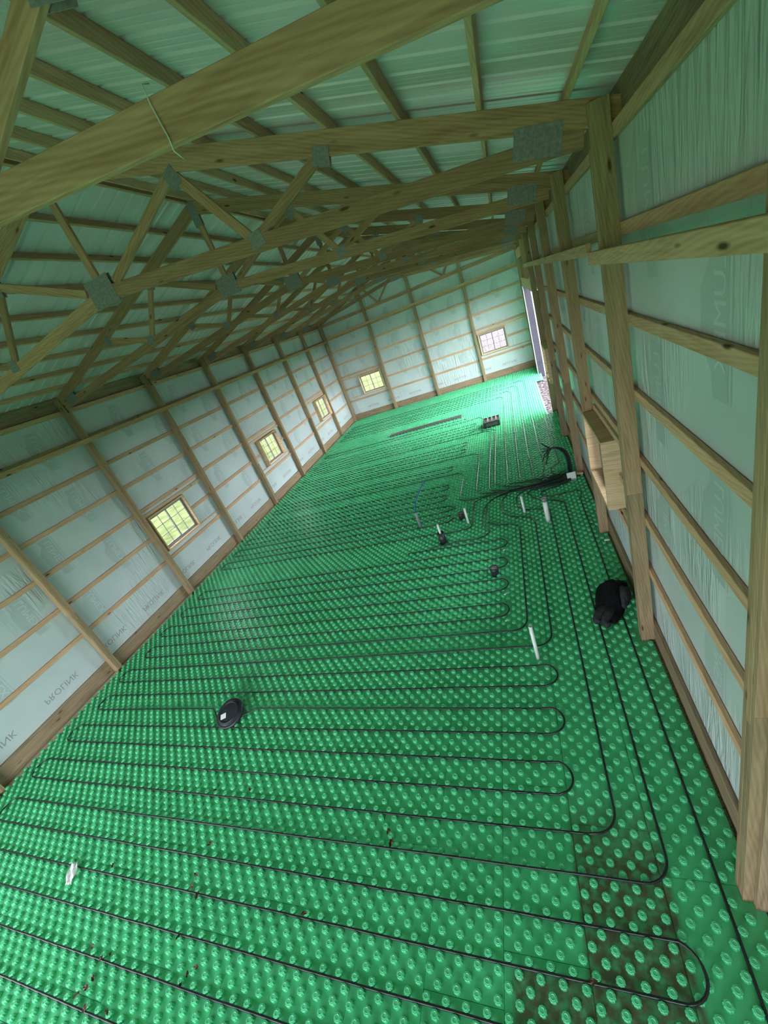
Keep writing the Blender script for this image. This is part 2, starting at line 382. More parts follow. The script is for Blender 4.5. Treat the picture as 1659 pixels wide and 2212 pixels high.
def badge(bm, mp, u0, z0, s=1.0):
    """rotated house-shaped mark with the word running down the wall, seen through the back of the wrap"""
    poly = [(0, -0.02), (0, 0.20), (0.80, 0.20), (0.80, 0.02), (0.66, 0.0), (0.52, -0.12), (0.24, -0.12), (0.12, -0.02)]
    f = bm.faces.new([bm.verts.new(mp(u0 + v * s, z0 - u * s, 0.001)) for u, v in poly]); f.material_index = 0
    f = bm.faces.new([bm.verts.new(mp(u0 + v * s, z0 - u * s, 0.001)) for u, v in [(0, 0.225), (0, 0.24), (0.8, 0.24), (0.8, 0.225)]]); f.material_index = 0
    vs, fs = glyphs('LUMEX', 0.185)
    V = [bm.verts.new(mp(u0 + (0.17 - y) * s, z0 - (0.06 + x) * s, 0.002)) for x, y in vs]
    for q in fs:
        try: f = bm.faces.new([V[i] for i in q]); f.material_index = 1
        except ValueError: pass
def proline(bm, mp, u0, z0):
    vs, fs = glyphs('PROLINK', 0.165)
    V = [bm.verts.new(mp(u0 + x, z0 - y, 0.001)) for x, y in vs]
    for q in fs:
        try: f = bm.faces.new([V[i] for i in q]); f.material_index = 2
        except ValueError: pass
def print_marks(wall, mp, lo, hi, badges_u, pro_u, clear):
    bm = bmesh.new()
    for i, u in enumerate(badges_u):
        z = 4.85 if i % 2 else 4.25
        while z > 1.75:
            if not any(c[0] - 0.2 < u < c[1] + 0.15 and z > c[2] and z - 0.8 < c[3] for c in clear): badge(bm, mp, u, z)
            z -= 1.24
    for u in pro_u:
        if not any(c[0] < u + 0.75 and u < c[1] and c[2] < 0.4 for c in clear): proline(bm, mp, u, 0.585)
    me = fin(bm, 'printed_lettering')
    o = link('printed_lettering', me, [M['badge'], M['badgetxt'], M['protxt']], wall)
    o['label'] = 'faint grey and mauve lettering printed on the wrap'
def fr(a, b, st):
    out = []; x = a
    while x < b: out.append(x); x += st
    return out
print_marks(wl, lambda u, z, e: (LF + e, u, z), Y0, Y1, fr(0.5 - 1.02 * 8, Y1, 1.02), fr(-1.15 - 1.22 * 6, Y1 - 0.6, 1.22), [(a, b, *WZ) for a, b in WINS_L] + [(*ADDED_DOOR_L, 0, 3.2)])
print_marks(we, lambda u, z, e: (u, EF - e, z), 0, W, fr(0.3, W, 1.02), fr(5.75 - 1.22 * 4, W - 0.6, 1.22), [(a, b, *WZ) for a, b in WINS_E])
print_marks(wr, lambda u, z, e: (RF - e, -u, z), 0, W, fr(-Y1 + 0.15, -Y0, 1.02), [], [(-b, -a, *WZ) for a, b in WINS_R] + [(-DOOR_R[1], -DOOR_R[0], 0, 3.7)])

# ------------------------------------------------------------------ ceiling: ribbed steel sheets on both slopes
bm = bmesh.new()
for side in (0, 1):
    xe = LF - 0.35 if side == 0 else RF + 0.35
    ys = []
    y = Y0 - 0.35
    prof = []
    while y < Y1 + 0.6:
        for dy, dz in ((0.0, 0), (0.012, 0.027), (0.034, 0.027), (0.046, 0), (0.095, 0), (0.102, 0.0015), (0.110, 0.0015), (0.117, 0), (0.160, 0), (0.167, 0.0015), (0.175, 0.0015), (0.182, 0)):
            prof.append((y + dy, dz))
        y += 0.2286
    a = []; b = []
    for (yy, dz) in prof:
        a.append(bm.verts.new((RX, yy, ztop(RX) + 0.093 + dz)))
        b.append(bm.verts.new((xe, yy, ztop(xe) + 0.093 + dz)))
    for i in range(len(prof) - 1):
        bm.faces.new((a[i], a[i + 1], b[i + 1], b[i]) if side else (b[i], b[i + 1], a[i + 1], a[i]))
struct(link('ceiling', fin(bm, 'ceiling'), M['roof']))

# ------------------------------------------------------------------ posts
SIDEWORD = {'left': 'left wall', 'right': 'right wall'}
ORD = ['first', 'second', 'third', 'fourth', 'fifth', 'sixth', 'seventh', 'eighth', 'ninth', 'tenth', 'eleventh', 'twelfth']
def post(x, y, ax, label, ztop_o=5.2, ztop_m=4.97, zb=-0.3, splice=2.05, width=0.038):
    """three laminated plies; ax 'x' = depth 0.14 along x, plies stacked in y"""
    r = empty('wall_post', (x, y, 0)); tag(r, label, 'post', 'laminated wall posts')
    for i in range(3):
        zt = ztop_m if i == 1 else ztop_o
        off = 0.0195 + i * 0.039
        if ax == 'x': p = Vector((x + 0.07, y + off, 0)); up = (1, 0, 0)
        else: p = Vector((x + off, y + 0.07, 0)); up = (0, 1, 0)
        if zb < splice:
            beam('lower_board', p + Vector((0, 0, zb)), p + Vector((0, 0, splice - 0.12 * (i == 1))), 0.038, 0.14, M['treated'], r, up, 0.002)
            beam('upper_board', p + Vector((0, 0, splice - 0.12 * (i == 1))), p + Vector((0, 0, zt)), 0.038, 0.14, M['postwood'], r, up, 0.002)
        else:
            beam('upper_board', p + Vector((0, 0, zb)), p + Vector((0, 0, zt)), 0.038, 0.14, M['postwood'], r, up, 0.002)
    return r
for k in range(-3, 8):
    n = k + 2
    if k < 7: lab = f'full height wooden post on the left wall, {ORD[n] if n >= 0 else "one"} standing along that wall counted from the near left corner of the view' if k >= 0 else ['wooden post on the left wall level with the viewpoint', 'wooden post on the left wall behind the viewpoint', 'farthest back wooden post on the left wall'][-1 - k]
    else: lab = 'full height wooden post in the far left corner of the building'
    if 0 <= k < 7: lab = f'wooden post on the left wall, {ORD[k]} from the left picture edge'
    post(-0.14, k * B + (0.0 if k < 7 else -0.02), 'x', lab, ztop_o=ztop(-0.07) - 0.03, splice=1.55 + 0.1 * (k % 3))
for k in (-3, -2, -1, 0, 1, 2, 3, 4, 7):
    lab = {-3: 'wooden post on the right wall well behind the viewpoint', -2: 'wooden post on the right wall just behind the viewpoint', -1: 'tall wooden post cut by the right picture edge, nearest on the right wall', 0: 'wooden post on the right wall beside the black jacket', 1: 'wooden post on the right wall at the far side of the near window box',
           2: 'wooden post on the right wall behind the white tube bracket', 3: 'wooden post on the right wall next before the doorway post', 4: 'wooden post on the right wall at the near jamb of the side doorway', 7: 'wooden post in the far right corner of the building'}[k]
    post(W, k * B + (0.0 if k < 7 else -0.02), 'x', lab, ztop_o=ztop(W + 0.07) - 0.02, splice=2.07)
for k in (5, 6):
    post(W, k * B, 'x', ['short wooden post above the side doorway header, nearer one', 'short wooden post above the side doorway header, farther one'][k - 5], ztop_o=5.2, zb=3.93, splice=0)
for i, x in enumerate((2.37, 4.78, 7.19)):
    post(x, Y1, 'y', ['wooden post on the far end wall beside the left end window', 'wooden post in the middle of the far end wall', 'wooden post on the far end wall just left of the right end window'][i], ztop_o=ztop(x) - 0.02, ztop_m=ztop(x) - 0.04, splice=9 if 0 else 2.6)
post(W, Y0, 'x', 'wooden post in the near right corner behind the viewpoint'); post(-0.14, Y0, 'x', 'wooden post in the near left corner behind the viewpoint')

# ------------------------------------------------------------------ girts, skirt boards, ribbons
def split(lo, hi, cuts):
    seg = [(lo, hi)]
    for a, b in cuts:
        out = []
        for s, e in seg:
            if b <= s or a >= e: out.append((s, e)); continue
            if a > s: out.append((s, a))
            if b < e: out.append((b, e))
        seg = out
    return [s for s in seg if s[1] - s[0] > 0.05]
def girts(side):
    for r, z in enumerate(ROWS):
        if side == 'left': lo, hi, wins, x = Y0, EF - 0.06, list(WINS_L), LO - 0.0195; doors = [(*ADDED_DOOR_L, 4.2)]
        elif side == 'right': lo, hi, wins, x = Y0, EF - 0.06, list(WINS_R), RO + 0.0195; doors = [(*DOOR_R, DOOR_Z)]
        else: lo, hi, wins, x = LO + 0.0, RO - 0.0, list(WINS_E), EO + 0.0195; doors = []
        if side == 'end' and r == 6: continue
        cuts = [(a - 0.04, b + 0.04) for a, b in wins if WZ[0] < z < WZ[1]] + [(a, b) for a, b, h in doors if z < h]
        segs = split(lo, hi, cuts)
        where = {'left': 'left wall', 'right': 'right wall', 'end': 'far end wall'}[side]
        for i, (a, b) in enumerate(segs):
            if side == 'end': p0, p1, up = (a, x, z), (b, x, z), (0, 0, 1)
            else: p0, p1, up = (x, a, z), (x, b, z), (0, 0, 1)
            o = beam('wall_girt', p0, p1, 0.038, 0.089, M['girt'])
            piece = '' if len(segs) == 1 else f', {ORD[i]} piece from {"left" if side == "end" else "the near end"}'
            tag(o, f'horizontal girt on the {where}, {ORD[r]} row up{piece}', 'board', f'horizontal girts of the {where}')
for s in ('left', 'right', 'end'): girts(s)
# trimmer boards above and below each window, running across the bay
def trims(side, wins):
    for i, (a, b) in enumerate(wins):
        if side == 'end':
            k = 0 if a < 2.3 else 3
            lo, hi = [(0.0, 2.37), (7.31, W)][0 if k == 0 else 1]
        else:
            kk = math.floor(a / B); lo, hi = kk * B + 0.117, (kk + 1) * B
        for nm, z, wd in (('window_header', WZ[1] + 0.045, 'above'), ('window_sill_board', WZ[0] - 0.025, 'below')):
            h = 0.08 if wd == 'above' else 0.04
            if side == 'left': p0, p1 = (LO - 0.015, lo, z), (LO - 0.015, hi, z)
            elif side == 'right': p0, p1 = (RO + 0.015, lo, z), (RO + 0.015, hi, z)
            else: p0, p1 = (lo, EO + 0.015, z), (hi, EO + 0.015, z)
            o = beam(nm, p0, p1, 0.03, h, M['jamb'])
            nth = {'left': ['nearest big', 'middle', 'farthest'], 'right': ['near boxed', 'far'], 'end': ['left', 'right']}[side][i]
            tag(o, f'pale trimmer board just {wd} the {nth} window of the {"far end" if side == "end" else side} wall', 'board')
trims('left', WINS_L); trims('right', WINS_R); trims('end', WINS_E)
# skirt boards
def skirt(p0, p1, label): tag(beam('skirt_board', p0, p1, 0.038, 0.42, M['skirt']), label, 'board')
for a, b in split(Y0, EF - 0.05, [ADDED_DOOR_L]): skirt((LO - 0.019, a, 0.08), (LO - 0.019, b, 0.08), 'dark treated skirt board along the foot of the left wall' if b > 0 else 'short dark skirt board of the left wall behind the viewpoint')
for a, b in split(Y0, EF - 0.05, [DOOR_R]): skirt((RO + 0.019, a, 0.08), (RO + 0.019, b, 0.08), 'dark treated skirt board along the foot of the right wall' if a < 0 else 'dark skirt board in the far right corner beyond the doorway')
skirt((LO, EO + 0.019, 0.1), (RO, EO + 0.019, 0.1), 'dark treated skirt board along the foot of the far end wall')
# ribbon boards on the inner faces of the posts
def ribbon(p0, p1, label, h=0.10): tag(beam('brace_board', p0, p1, 0.038, h, M['girt']), label, 'board')
ribbon((0.02, Y0, 4.335), (0.02, Y1 - 0.03, 4.335), 'long pale brace board nailed across the inner faces of the left wall posts')
ribbon((W - 0.02, -7.0, 4.265), (W - 0.02, 0.40, 4.265), 'pale brace board running off the right picture edge across the nearest posts')
ribbon((W - 0.021, 0.42, 4.335), (W - 0.021, 11.4, 4.335), 'long pale brace board across the farther right wall posts')
ribbon((0.06, Y1 - 0.02, 4.50), (W - 0.05, Y1 - 0.02, 4.50), 'pale brace board nailed across the far end wall posts')
# eave carriers: dark boards outside, above the top girts
for x, nm in ((LF - 0.0505, 'left'), (RF + 0.0505, 'right')):
    zt_ = ztop(x) + 0.0905; zc = (5.05 + zt_) / 2
    tag(beam('eave_board', (x, Y0, zc), (x, EF, zc), 0.038, 2 * (zt_ - zc), M['skirt']), f'dark board in the gap under the roof edge along the {nm} wall', 'board')
# doorway headers on the right wall
tag(beam('door_header', (W + 0.02, DOOR_R[0] + 0.1, 3.775), (W + 0.02, 15.6, 3.775), 0.038, 0.33, M['girt']), 'wide pale header board above the side doorway', 'board')
tag(beam('upper_header', (W - 0.0, 12.4, 4.78), (W - 0.0, 15.8, 4.78), 0.038, 0.28, M['girt']), 'pale board high above the side doorway near the far corner', 'board')
# door jamb leaf
d = empty('door_1', (W + 0.12, 15.42, 0)); struct(d)
def part_box(name, lo, hi, mat, parent, bev=0.003):
    bm = bmesh.new(); lo = Vector(lo) - parent.location; hi = Vector(hi) - parent.location
    bm_box(bm, lo, hi)
    if bev: bmesh.ops.bevel(bm, geom=list(bm.edges), offset=bev, segments=1, affect='EDGES')
    return link(name, fin(bm, name), mat, parent)
part_box('dark_jamb_panel', (W + 0.01, 15.34, -0.12), (W + 0.262, 15.39, 3.62), M['doordark'], d)
part_box('white_edge_trim', (W - 0.012, 15.33, -0.12), (W + 0.009, 15.398, 3.62), M['whitetrim'], d)
part_box('outer_trim', (W + 0.263, 15.33, -0.12), (W + 0.30, 15.398, 3.62), M['whitetrim'], d)

part_box('side_jamb', (W + 0.142, 9.872, -0.11), (W + 0.215, 9.91, 3.60), M['jamb'], d)

# ------------------------------------------------------------------ windows
WN = [0]
def window(org, U, In, depth_in, w, z0, z1, depth_out):
    """org = corner on the film plane; U = horizontal unit vector; In = unit vector into the room"""
    WN[0] += 1
    r = empty(f'window_{WN[0]}', (org[0], org[1], z0)); struct(r)
    U = Vector(U); I = Vector(In); Z = Vector((0, 0, 1)); o = Vector((org[0], org[1], 0))
    def P(u, z, d): return o + U * u + Z * z + I * d
    def bx(name, u0, u1, za, zb, d0, d1, mat, parent, bev=0.003):
        a = P(u0, za, d0); b = P(u1, zb, d1)
        lo = Vector(map(min, a, b)); hi = Vector(map(max, a, b))
        base = r.location + (parent.location if parent is not r else Vector())
        bm = bmesh.new(); bm_box(bm, lo - base, hi - base)
        if bev: bmesh.ops.bevel(bm, geom=list(bm.edges), offset=bev, segments=1, affect='EDGES')
        return link(name, fin(bm, name), mat, parent)
    t = 0.038
    bx('jamb', 0, t, z0, z1, -depth_out, depth_in, M['jamb'], r); bx('jamb', w - t, w, z0, z1, -depth_out, depth_in, M['jamb'], r)
    bx('jamb', t, w - t, z0, z0 + t, -depth_out, depth_in, M['jamb'], r); bx('jamb', t, w - t, z1 - t, z1, -depth_out, depth_in, M['jamb'], r)
    # vinyl frame
    def ring(u0, u1, za, zb, wd, d0, d1, bars):
        bm = bmesh.new()
        def b2(a0, a1, c0, c1, e0, e1):
            a = P(a0, c0, e0) - r.location; b = P(a1, c1, e1) - r.location
            bm_box(bm, Vector(map(min, a, b)), Vector(map(max, a, b)))
        b2(u0, u0 + wd, za, zb, d0, d1); b2(u1 - wd, u1, za, zb, d0, d1)
        b2(u0 + wd, u1 - wd, za, za + wd, d0, d1); b2(u0 + wd, u1 - wd, zb - wd, zb, d0, d1)
        if bars:
            dm = (d0 + d1) / 2; g = 0.0075
            uc = (u0 + u1) / 2; b2(uc - g, uc + g, za + wd, zb - wd, dm - 0.004, dm + 0.004)
            for k in (1, 2):
                zc = za + wd + (zb - za - 2 * wd) * k / 3; b2(u0 + wd, u1 - wd, zc - g, zc + g, dm - 0.0035, dm + 0.0035)
        return fin(bm, 'ring')
    link('frame', ring(t, w - t, z0 + t, z1 - t, 0.035, -0.03, 0.04, False), M['vinyl'], r)
    a, b = t + 0.035, w - t - 0.035; mid = (a + b) / 2
    for u0, u1, d0 in ((a, mid + 0.02, -0.022), (mid - 0.02, b, 0.006)):
        s = link('sash', ring(u0, u1, z0 + t + 0.035, z1 - t - 0.035, 0.03, d0, d0 + 0.026, True), M['vinyl'], r)
        bmg = bmesh.new(); q = [P(u0 + 0.03, z0 + t + 0.065, d0 + 0.013), P(u1 - 0.03, z0 + t + 0.065, d0 + 0.013), P(u1 - 0.03, z1 - t - 0.065, d0 + 0.013), P(u0 + 0.03, z1 - t - 0.065, d0 + 0.013)]
        bmg.faces.new([bmg.verts.new(v - r.location) for v in q])
        link('pane', fin(bmg, 'pane'), M['glass'], s)
    return r
for a, b in WINS_L: window((LF, a), (0, 1, 0), (1, 0, 0), 0.182 if a > 5 else 0.13, b - a, *WZ, 0.03)
for a, b in WINS_E: window((a, EF), (1, 0, 0), (0, -1, 0), 0.13, b - a, *WZ, 0.03)
for a, b in WINS_R: window((RF, a), (0, 1, 0), (-1, 0, 0), 0.20, b - a, *WZ, 0.03)

# ------------------------------------------------------------------ trusses
def topz(x): return ztop(x)
def truss(y, label, gable=False):
    r = empty('roof_truss', (0, y, 5.0)); tag(r, label, 'truss', 'scissor roof trusses')
    yy = y + 0.019
    HT, HB = 0.165, 0.137
    def line_up(x0, z0, x1, z1, h):      # centre line for a board whose TOP edge passes through both points
        d = Vector((x1 - x0, 0, z1 - z0)).normalized(); n = Vector((-d.z, 0, d.x))
        if n.z < 0: n = -n
        return Vector((x0, yy, z0)) - n * h / 2, Vector((x1, yy, z1)) - n * h / 2
    # top chords
    a, b = line_up(-0.30, topz(-0.30), RX, RZ, HT); beam('top_chord', a, b, 0.038, HT, M['lumber'], r)
    a, b = line_up(RX, RZ, W + 0.30, topz(W + 0.30), HT); beam('top_chord', a, b, 0.038, HT, M['lumber'], r)
    # bottom chords
    AX, AZ = 4.86, 5.745
    if gable:
        beam('bottom_chord', (0.0, yy, 5.085), (W, yy, 5.085), 0.0375, 0.13, M['lumber'], r)
        for p, q in (((4.80, 6.60), (3.26, 5.16)), ((3.20, 5.16), (2.62, 6.02)), ((4.92, 6.60), (6.46, 5.16)), ((6.52, 5.16), (7.12, 6.0))): beam('web', (p[0], yy, p[1]), (q[0], yy, q[1]), 0.036, 0.089, M['lumber'], r, up=(0.3, 0, 0.9))
        return r
    a, b = line_up(0.02, 5.165, AX, AZ, HB); beam('bottom_chord', a, b, 0.0375, HB, M['lumber'], r)
    a, b = line_up(AX, AZ, W - 0.02, 5.125, HB); beam('bottom_chord', a, b, 0.0375, HB, M['lumber'], r)
    webs = [((4.88, 5.80), (4.86, 6.66)), ((6.24, 6.19), (5.08, 5.72)), ((6.30, 6.17), (6.80, 5.46)), ((6.84, 5.45), (7.66, 5.76)),
            ((3.48, 6.25), (4.64, 5.75)), ((3.50, 6.22), (2.96, 5.50)), ((2.90, 5.50), (2.02, 5.79))]
    for (p, q) in webs: beam('web', (p[0], yy, p[1]), (q[0], yy, q[1]), 0.036, 0.089, M['lumber'], r, up=(0.3, 0, 0.9) if abs(p[0] - q[0]) > 0.05 else (1, 0, 0))
    def plate(x, z, w, h, ang):
        bm = bmesh.new()
        for s in (-1, 1):
            bm_box(bm, (-w / 2, s * 0.0215 - 0.0015, -h / 2), (w / 2, s * 0.0215 + 0.0015, h / 2))
        o = link('gusset_plate', fin(bm, 'gusset_plate'), M['plate'], r)
        o.location = (x, 0.019, z - 5.0); o.rotation_euler = (0, ang, 0)
    plate(4.86, 5.70, 0.36, 0.27, 0); plate(RX, 6.70, 0.13, 0.34, 0); plate(6.28, 6.16, 0.13, 0.16, -0.33); plate(3.48, 6.22, 0.13, 0.16, 0.3)
    plate(6.83, 5.45, 0.15, 0.13, -0.1); plate(2.93, 5.50, 0.15, 0.13, 0.1); plate(7.67, 5.74, 0.15, 0.13, 0.32); plate(2.02, 5.78, 0.15, 0.13, -0.3)
    plate(9.27, 5.15, 0.34, 0.20, 0.25); plate(0.33, 5.19, 0.30, 0.19, -0.22)
    return r
names = {-4: 'scissor roof truss at the near gable behind the viewpoint', -3: 'scissor roof truss well behind the viewpoint', -2: 'scissor roof truss just behind the viewpoint', -1: 'nearest scissor truss, its broad chord crossing the picture top with a white string',
         0: 'scissor truss second from the viewpoint with the large grey centre plate at left', 1: 'third scissor truss from the viewpoint', 2: 'fourth scissor truss from the viewpoint', 3: 'fifth scissor truss from the viewpoint',
         4: 'sixth scissor truss from the viewpoint', 5: 'seventh scissor truss from the viewpoint', 6: 'eighth scissor truss, last before the far end wall', 7: 'end truss standing flat against the far gable wall'}
t0 = truss(0.039, names[0])
truss(EO + 0.001, names[7], gable=True)
for k in range(-4, 7):
    if k == 0: continue
    t = copy_tree(t0); t.location = (0, k * B + 0.039, 5.0); t['label'] = names[k]
# purlins on edge over the trusses
def purlin(x, label):
    sl = -0.336 if x > RX else 0.318
    n = Vector((-sl, 0, 1)).normalized()
    c = Vector((x, 0, ztop(x))) + n * 0.0445
    o = beam('roof_purlin', (c.x, Y0 - 0.3, c.z), (c.x, Y1 + 0.45, c.z), 0.038, 0.086, M['girt'], up=n)
    tag(o, label, 'board', 'roof purlins on the trusses')
for k in range(8): purlin(9.49 - 0.572 * k, f'roof purlin on the right slope, {ORD[k]} up from the right eave')
for k in range(8): purlin(0.27 + 0.565 * k, f'roof purlin on the left slope, {ORD[k]} up from the left eave')
purlin(RX + 0.05, 'ridge purlin on the right side of the peak'); purlin(RX - 0.05, 'ridge purlin on the left side of the peak')

# ------------------------------------------------------------------ floor panels with nubs
G = 0.07531
def gx(n): return -0.0245 + 0.9884 * (0.0762 * n - 0.008)
def gy(n): return 0.0284 + 0.9884 * (0.0762 * n - 0.008)
CUT = (9.44, 9.62, 14.45)           # right-hand edge stops short at the doorway
POTS = [(6.75, 2.955, 0.075), (7.07, 3.80, 0.07), (7.82, 1.66, 0.075), (8.385, -0.193, 0.06), (8.83, 3.108, 0.07), (8.415, 3.561, 0.05), (7.24, 3.531, 0.05), (6.10, 3.734, 0.045)]
def in_floor(x, y):
    if x > 9.74 or x < 0.03 or y < Y0 + 0.03 or y > Y1 + 0.02: return False
    if x > CUT[0] - 0.03 and CUT[1] < y < CUT[2]: return False
    if x > W - 0.05:                 # clear of the posts
        k = (y + 0.05) % B
        if k < 0.23: return False
    if 3.3 < x < 6.5 and 11.82 < y < 12.1: return False
    if 7.38 < x < 7.92 and 9.72 < y < 10.28: return False
    for a, b, r in POTS:
        if (x - a) ** 2 + (y - b) ** 2 < r * r: return False
    return True
vs = []; fs = []
def quadbox(x0, x1, y0, y1):
    b = len(vs)
    for z in (-0.06, 0.0):
        vs.extend([(x0, y0, z), (x1, y0, z), (x1, y1, z), (x0, y1, z)])
    fs.extend([(b + 4, b + 5, b + 6, b + 7), (b, b + 1, b + 5, b + 4), (b + 1, b + 2, b + 6, b + 5), (b + 2, b + 3, b + 7, b + 6), (b + 3, b, b + 4, b + 7)])
stag = {0: 16, 1: -23.5, 2: -27.5, 3: -31.5}
g = 0.0015
ncol = 0
for c in range(-13, 4):
    n0 = 105.5 + 8 * c
    x0 = max(gx(n0), 0.0); x1 = min(gx(n0 + 8), 9.72)
    if x1 <= x0 + 0.02: continue
    base = {0: -23.5, 1: -27.5, 2: -31.5}.get(c, -23.5 - 4 * ((c * 7) % 4))
    mm = base - 16 * 8
    while gy(mm) < Y1:
        y0 = max(gy(mm), Y0); y1 = min(gy(mm + 16), Y1 + 0.03)
        if y1 > y0 + 0.02:
            if x1 > CUT[0] + 0.05 and y1 > CUT[1] and y0 < CUT[2]:
                for a, b, xr in ((y0, min(y1, CUT[1]), x1), (max(y0, CUT[1]), min(y1, CUT[2]), CUT[0]), (max(y0, CUT[2]), y1, x1)):
                    if b > a + 0.01: quadbox(x0 + g, xr - g, a + g, b - g)
            else: quadbox(x0 + g, x1 - g, y0 + g, y1 - g)
        mm += 16
HN = 0.037
def nub(x, y, det):
    b = len(vs)
    if det:
        n = 20
        for (r0, r1, z) in ((0.0325, 0.0295, 0.0), (0.0300, 0.0268, HN - 0.004), (0.0270, 0.0245, HN), (0.0165, 0.0165, HN + 0.0005), (0.0150, 0.0150, HN + 0.003), (0.0120, 0.0120, HN + 0.0005)):
            for k in range(n):
                a = k * 2 * PI / n; r = r0 if k % 2 else r1
                vs.append((x + r * math.cos(a), y + r * math.sin(a), z))
        for q in range(5):
            for k in range(n): fs.append((b + q * n + k, b + q * n + (k + 1) % n, b + (q + 1) * n + (k + 1) % n, b + (q + 1) * n + k))
        fs.append(tuple(b + 5 * n + k for k in range(n)))
    else:
        n = 10
        for (r, z) in ((0.032, 0.0), (0.0290, HN - 0.004), (0.0255, HN)):
            for k in range(n):
                a = k * 2 * PI / n; vs.append((x + r * math.cos(a), y + r * math.sin(a), z))
        for q in range(2):
            for k in range(n): fs.append((b + q * n + k, b + q * n + (k + 1) % n, b + (q + 1) * n + (k + 1) % n, b + (q + 1) * n + k))
        fs.append(tuple(b + 2 * n + k for k in range(n)))
for m_ in range(-60, 240):
    y = gy(m_)
    if y > Y1 or y < -4.8: continue
    for n_ in range(0, 132):
        if (n_ + m_) % 2: continue
        x = gx(n_)
        if in_floor(x, y): nub(x, y, y < 1.0 and x > 4.0 or y < -1.5)
me = bpy.data.meshes.new('floor'); me.from_pydata(vs, [], fs); me.update()
fl = struct(link('floor', me, M['green']))
fl['label'] = 'green nubbed foam insulation panels covering the whole floor'

# ------------------------------------------------------------------ heating tubes
def row(k): return gy(-0.5 - 4 * k)          # row 0 at about y = -0.02, positive k towards the camera
def colx(k): return gx(110.5 + 4 * k)        # column 0 = 8.30
ZT, ZU = 0.025, 0.044
RT = 0.0105
def arc(cx, cy, r, a0, a1, n=10, z=ZU): return [(cx + r * math.cos(a0 + (a1 - a0) * i / n), cy + r * math.sin(a0 + (a1 - a0) * i / n), z) for i in range(n + 1)]
def smooth(pts, it=2):
    for _ in range(it):
        q = [pts[0]]
        for a, b in zip(pts, pts[1:]):
            a = Vector(a); b = Vector(b); q += [tuple(a * 0.75 + b * 0.25), tuple(a * 0.25 + b * 0.75)]
        q.append(pts[-1]); pts = q
    return pts
def dens(pts, step=0.4, wob=0.002):
    out = [pts[0]]
    for a, b in zip(pts, pts[1:]):
        a = Vector(a); b = Vector(b); L = (b - a).length; n = max(1, int(L / step))
        for i in range(1, n + 1):
            p = a.lerp(b, i / n)
            if L > step and i < n: p += Vector((random.uniform(-wob, wob), random.uniform(-wob, wob), random.uniform(0, 0.004)))
            out.append(tuple(p))
    return out
DR = abs(row(1) - row(0)) / 2
XL = 0.32
def serp(k0, k1, xr, start_right=True, xl=None):
    """rows k0..k1 joined alternately; starts running leftwards on row k0"""
    pts = []; left = True
    step = 1 if k1 > k0 else -1
    for k in range(k0, k1 + step, step):
        y = row(k); xr_ = xr(k) if callable(xr) else xr; xl_ = XL + 0.06 * ((k * 37) % 3)
        if left:
            pts.append((xr_ - DR, y, ZT)); pts.append((xl_ + DR + 0.3, y, ZT))
            if k != k1:
                cy = (row(k) + row(k + step)) / 2
                s = 1 if y > cy else -1
                pts += [(xl_ + DR + 0.05, y, ZT)] + [(xl_ + DR - DR * math.sin(t), cy + s * DR * math.cos(t), 0.03) for t in [PI * i / 10 for i in range(1, 10)]] + [(xl_ + DR + 0.05, row(k + step), ZT)]
        else:
            if k != k1:
                xr_ = xr(k) if callable(xr) else xr
                pts.append((xl_ + DR + 0.3, y, ZT)); pts.append((xr_ - DR - 0.1, y, ZT))
                cy = (row(k) + row(k + step)) / 2; s = 1 if y > cy else -1
                pts += [(xr_ - DR + DR * math.sin(t), cy + s * DR * math.cos(t), ZU) for t in [PI * i / 12 for i in range(1, 12)]]
        left = not left
    return pts
def corner(xc, yc, r, n=8):
    """from going down column xc to running left on row yc"""
    return [(xc - r + r * math.cos(t), yc + r - r * math.sin(t), ZU) for t in [PI / 2 * i / n for i in range(n + 1)]]
LID = [(4.25, None), (4.173, -0.978), (4.08, -1.034), (4.007, -1.116), (3.923, -1.182), (3.836, -1.20), (3.755, -1.197), (3.665, -1.147), (3.579, -1.07), (3.495, -0.996), (3.40, None)]
def around_lid(pts):
    out = []
    for a, b in zip(pts, pts[1:]):
        out.append(a)
        if abs(a[1] - b[1]) < 0.01 and abs(a[1] + 0.96) < 0.06 and abs(a[0] - b[0]) > 3:
            q = [(x, a[1] if y is None else y, 0.048) for x, y in LID]
            out += q if a[0] > b[0] else q[::-1]
    return out + [pts[-1]]
def tube(pts, label, wob=0.002):
    pts = around_lid(pts)
    o = link('heating_tube', tube_mesh('heating_tube', dens(pts, 0.35, wob), RT, 8), M['tube'])
    tag(o, label, 'tube', 'black underfloor heating tubes'); return o
def lead(pts, z=0.035): return [(x, y, z) for x, y in pts]
def bund(i, rev=True):
    """strand i (0 = lower edge, 11 = upper edge) of the bundle from the bracket leftwards"""
    f = i / 11
    top = [(9.46, 4.80), (9.36, 4.98), (9.20, 4.88), (8.886, 4.80), (8.515, 4.72), (8.14, 4.67)]
    bot = [(9.44, 4.56), (9.36, 4.50), (9.198, 4.42), (8.851, 4.40), (8.5, 4.44), (8.136, 4.49)]
    return [(b[0] + (t[0] - b[0]) * f, b[1] + (t[1] - b[1]) * f, 0.05 + 0.012 * ((i * 5) % 4)) for t, b in zip(top, bot)]
R_ = 0.15
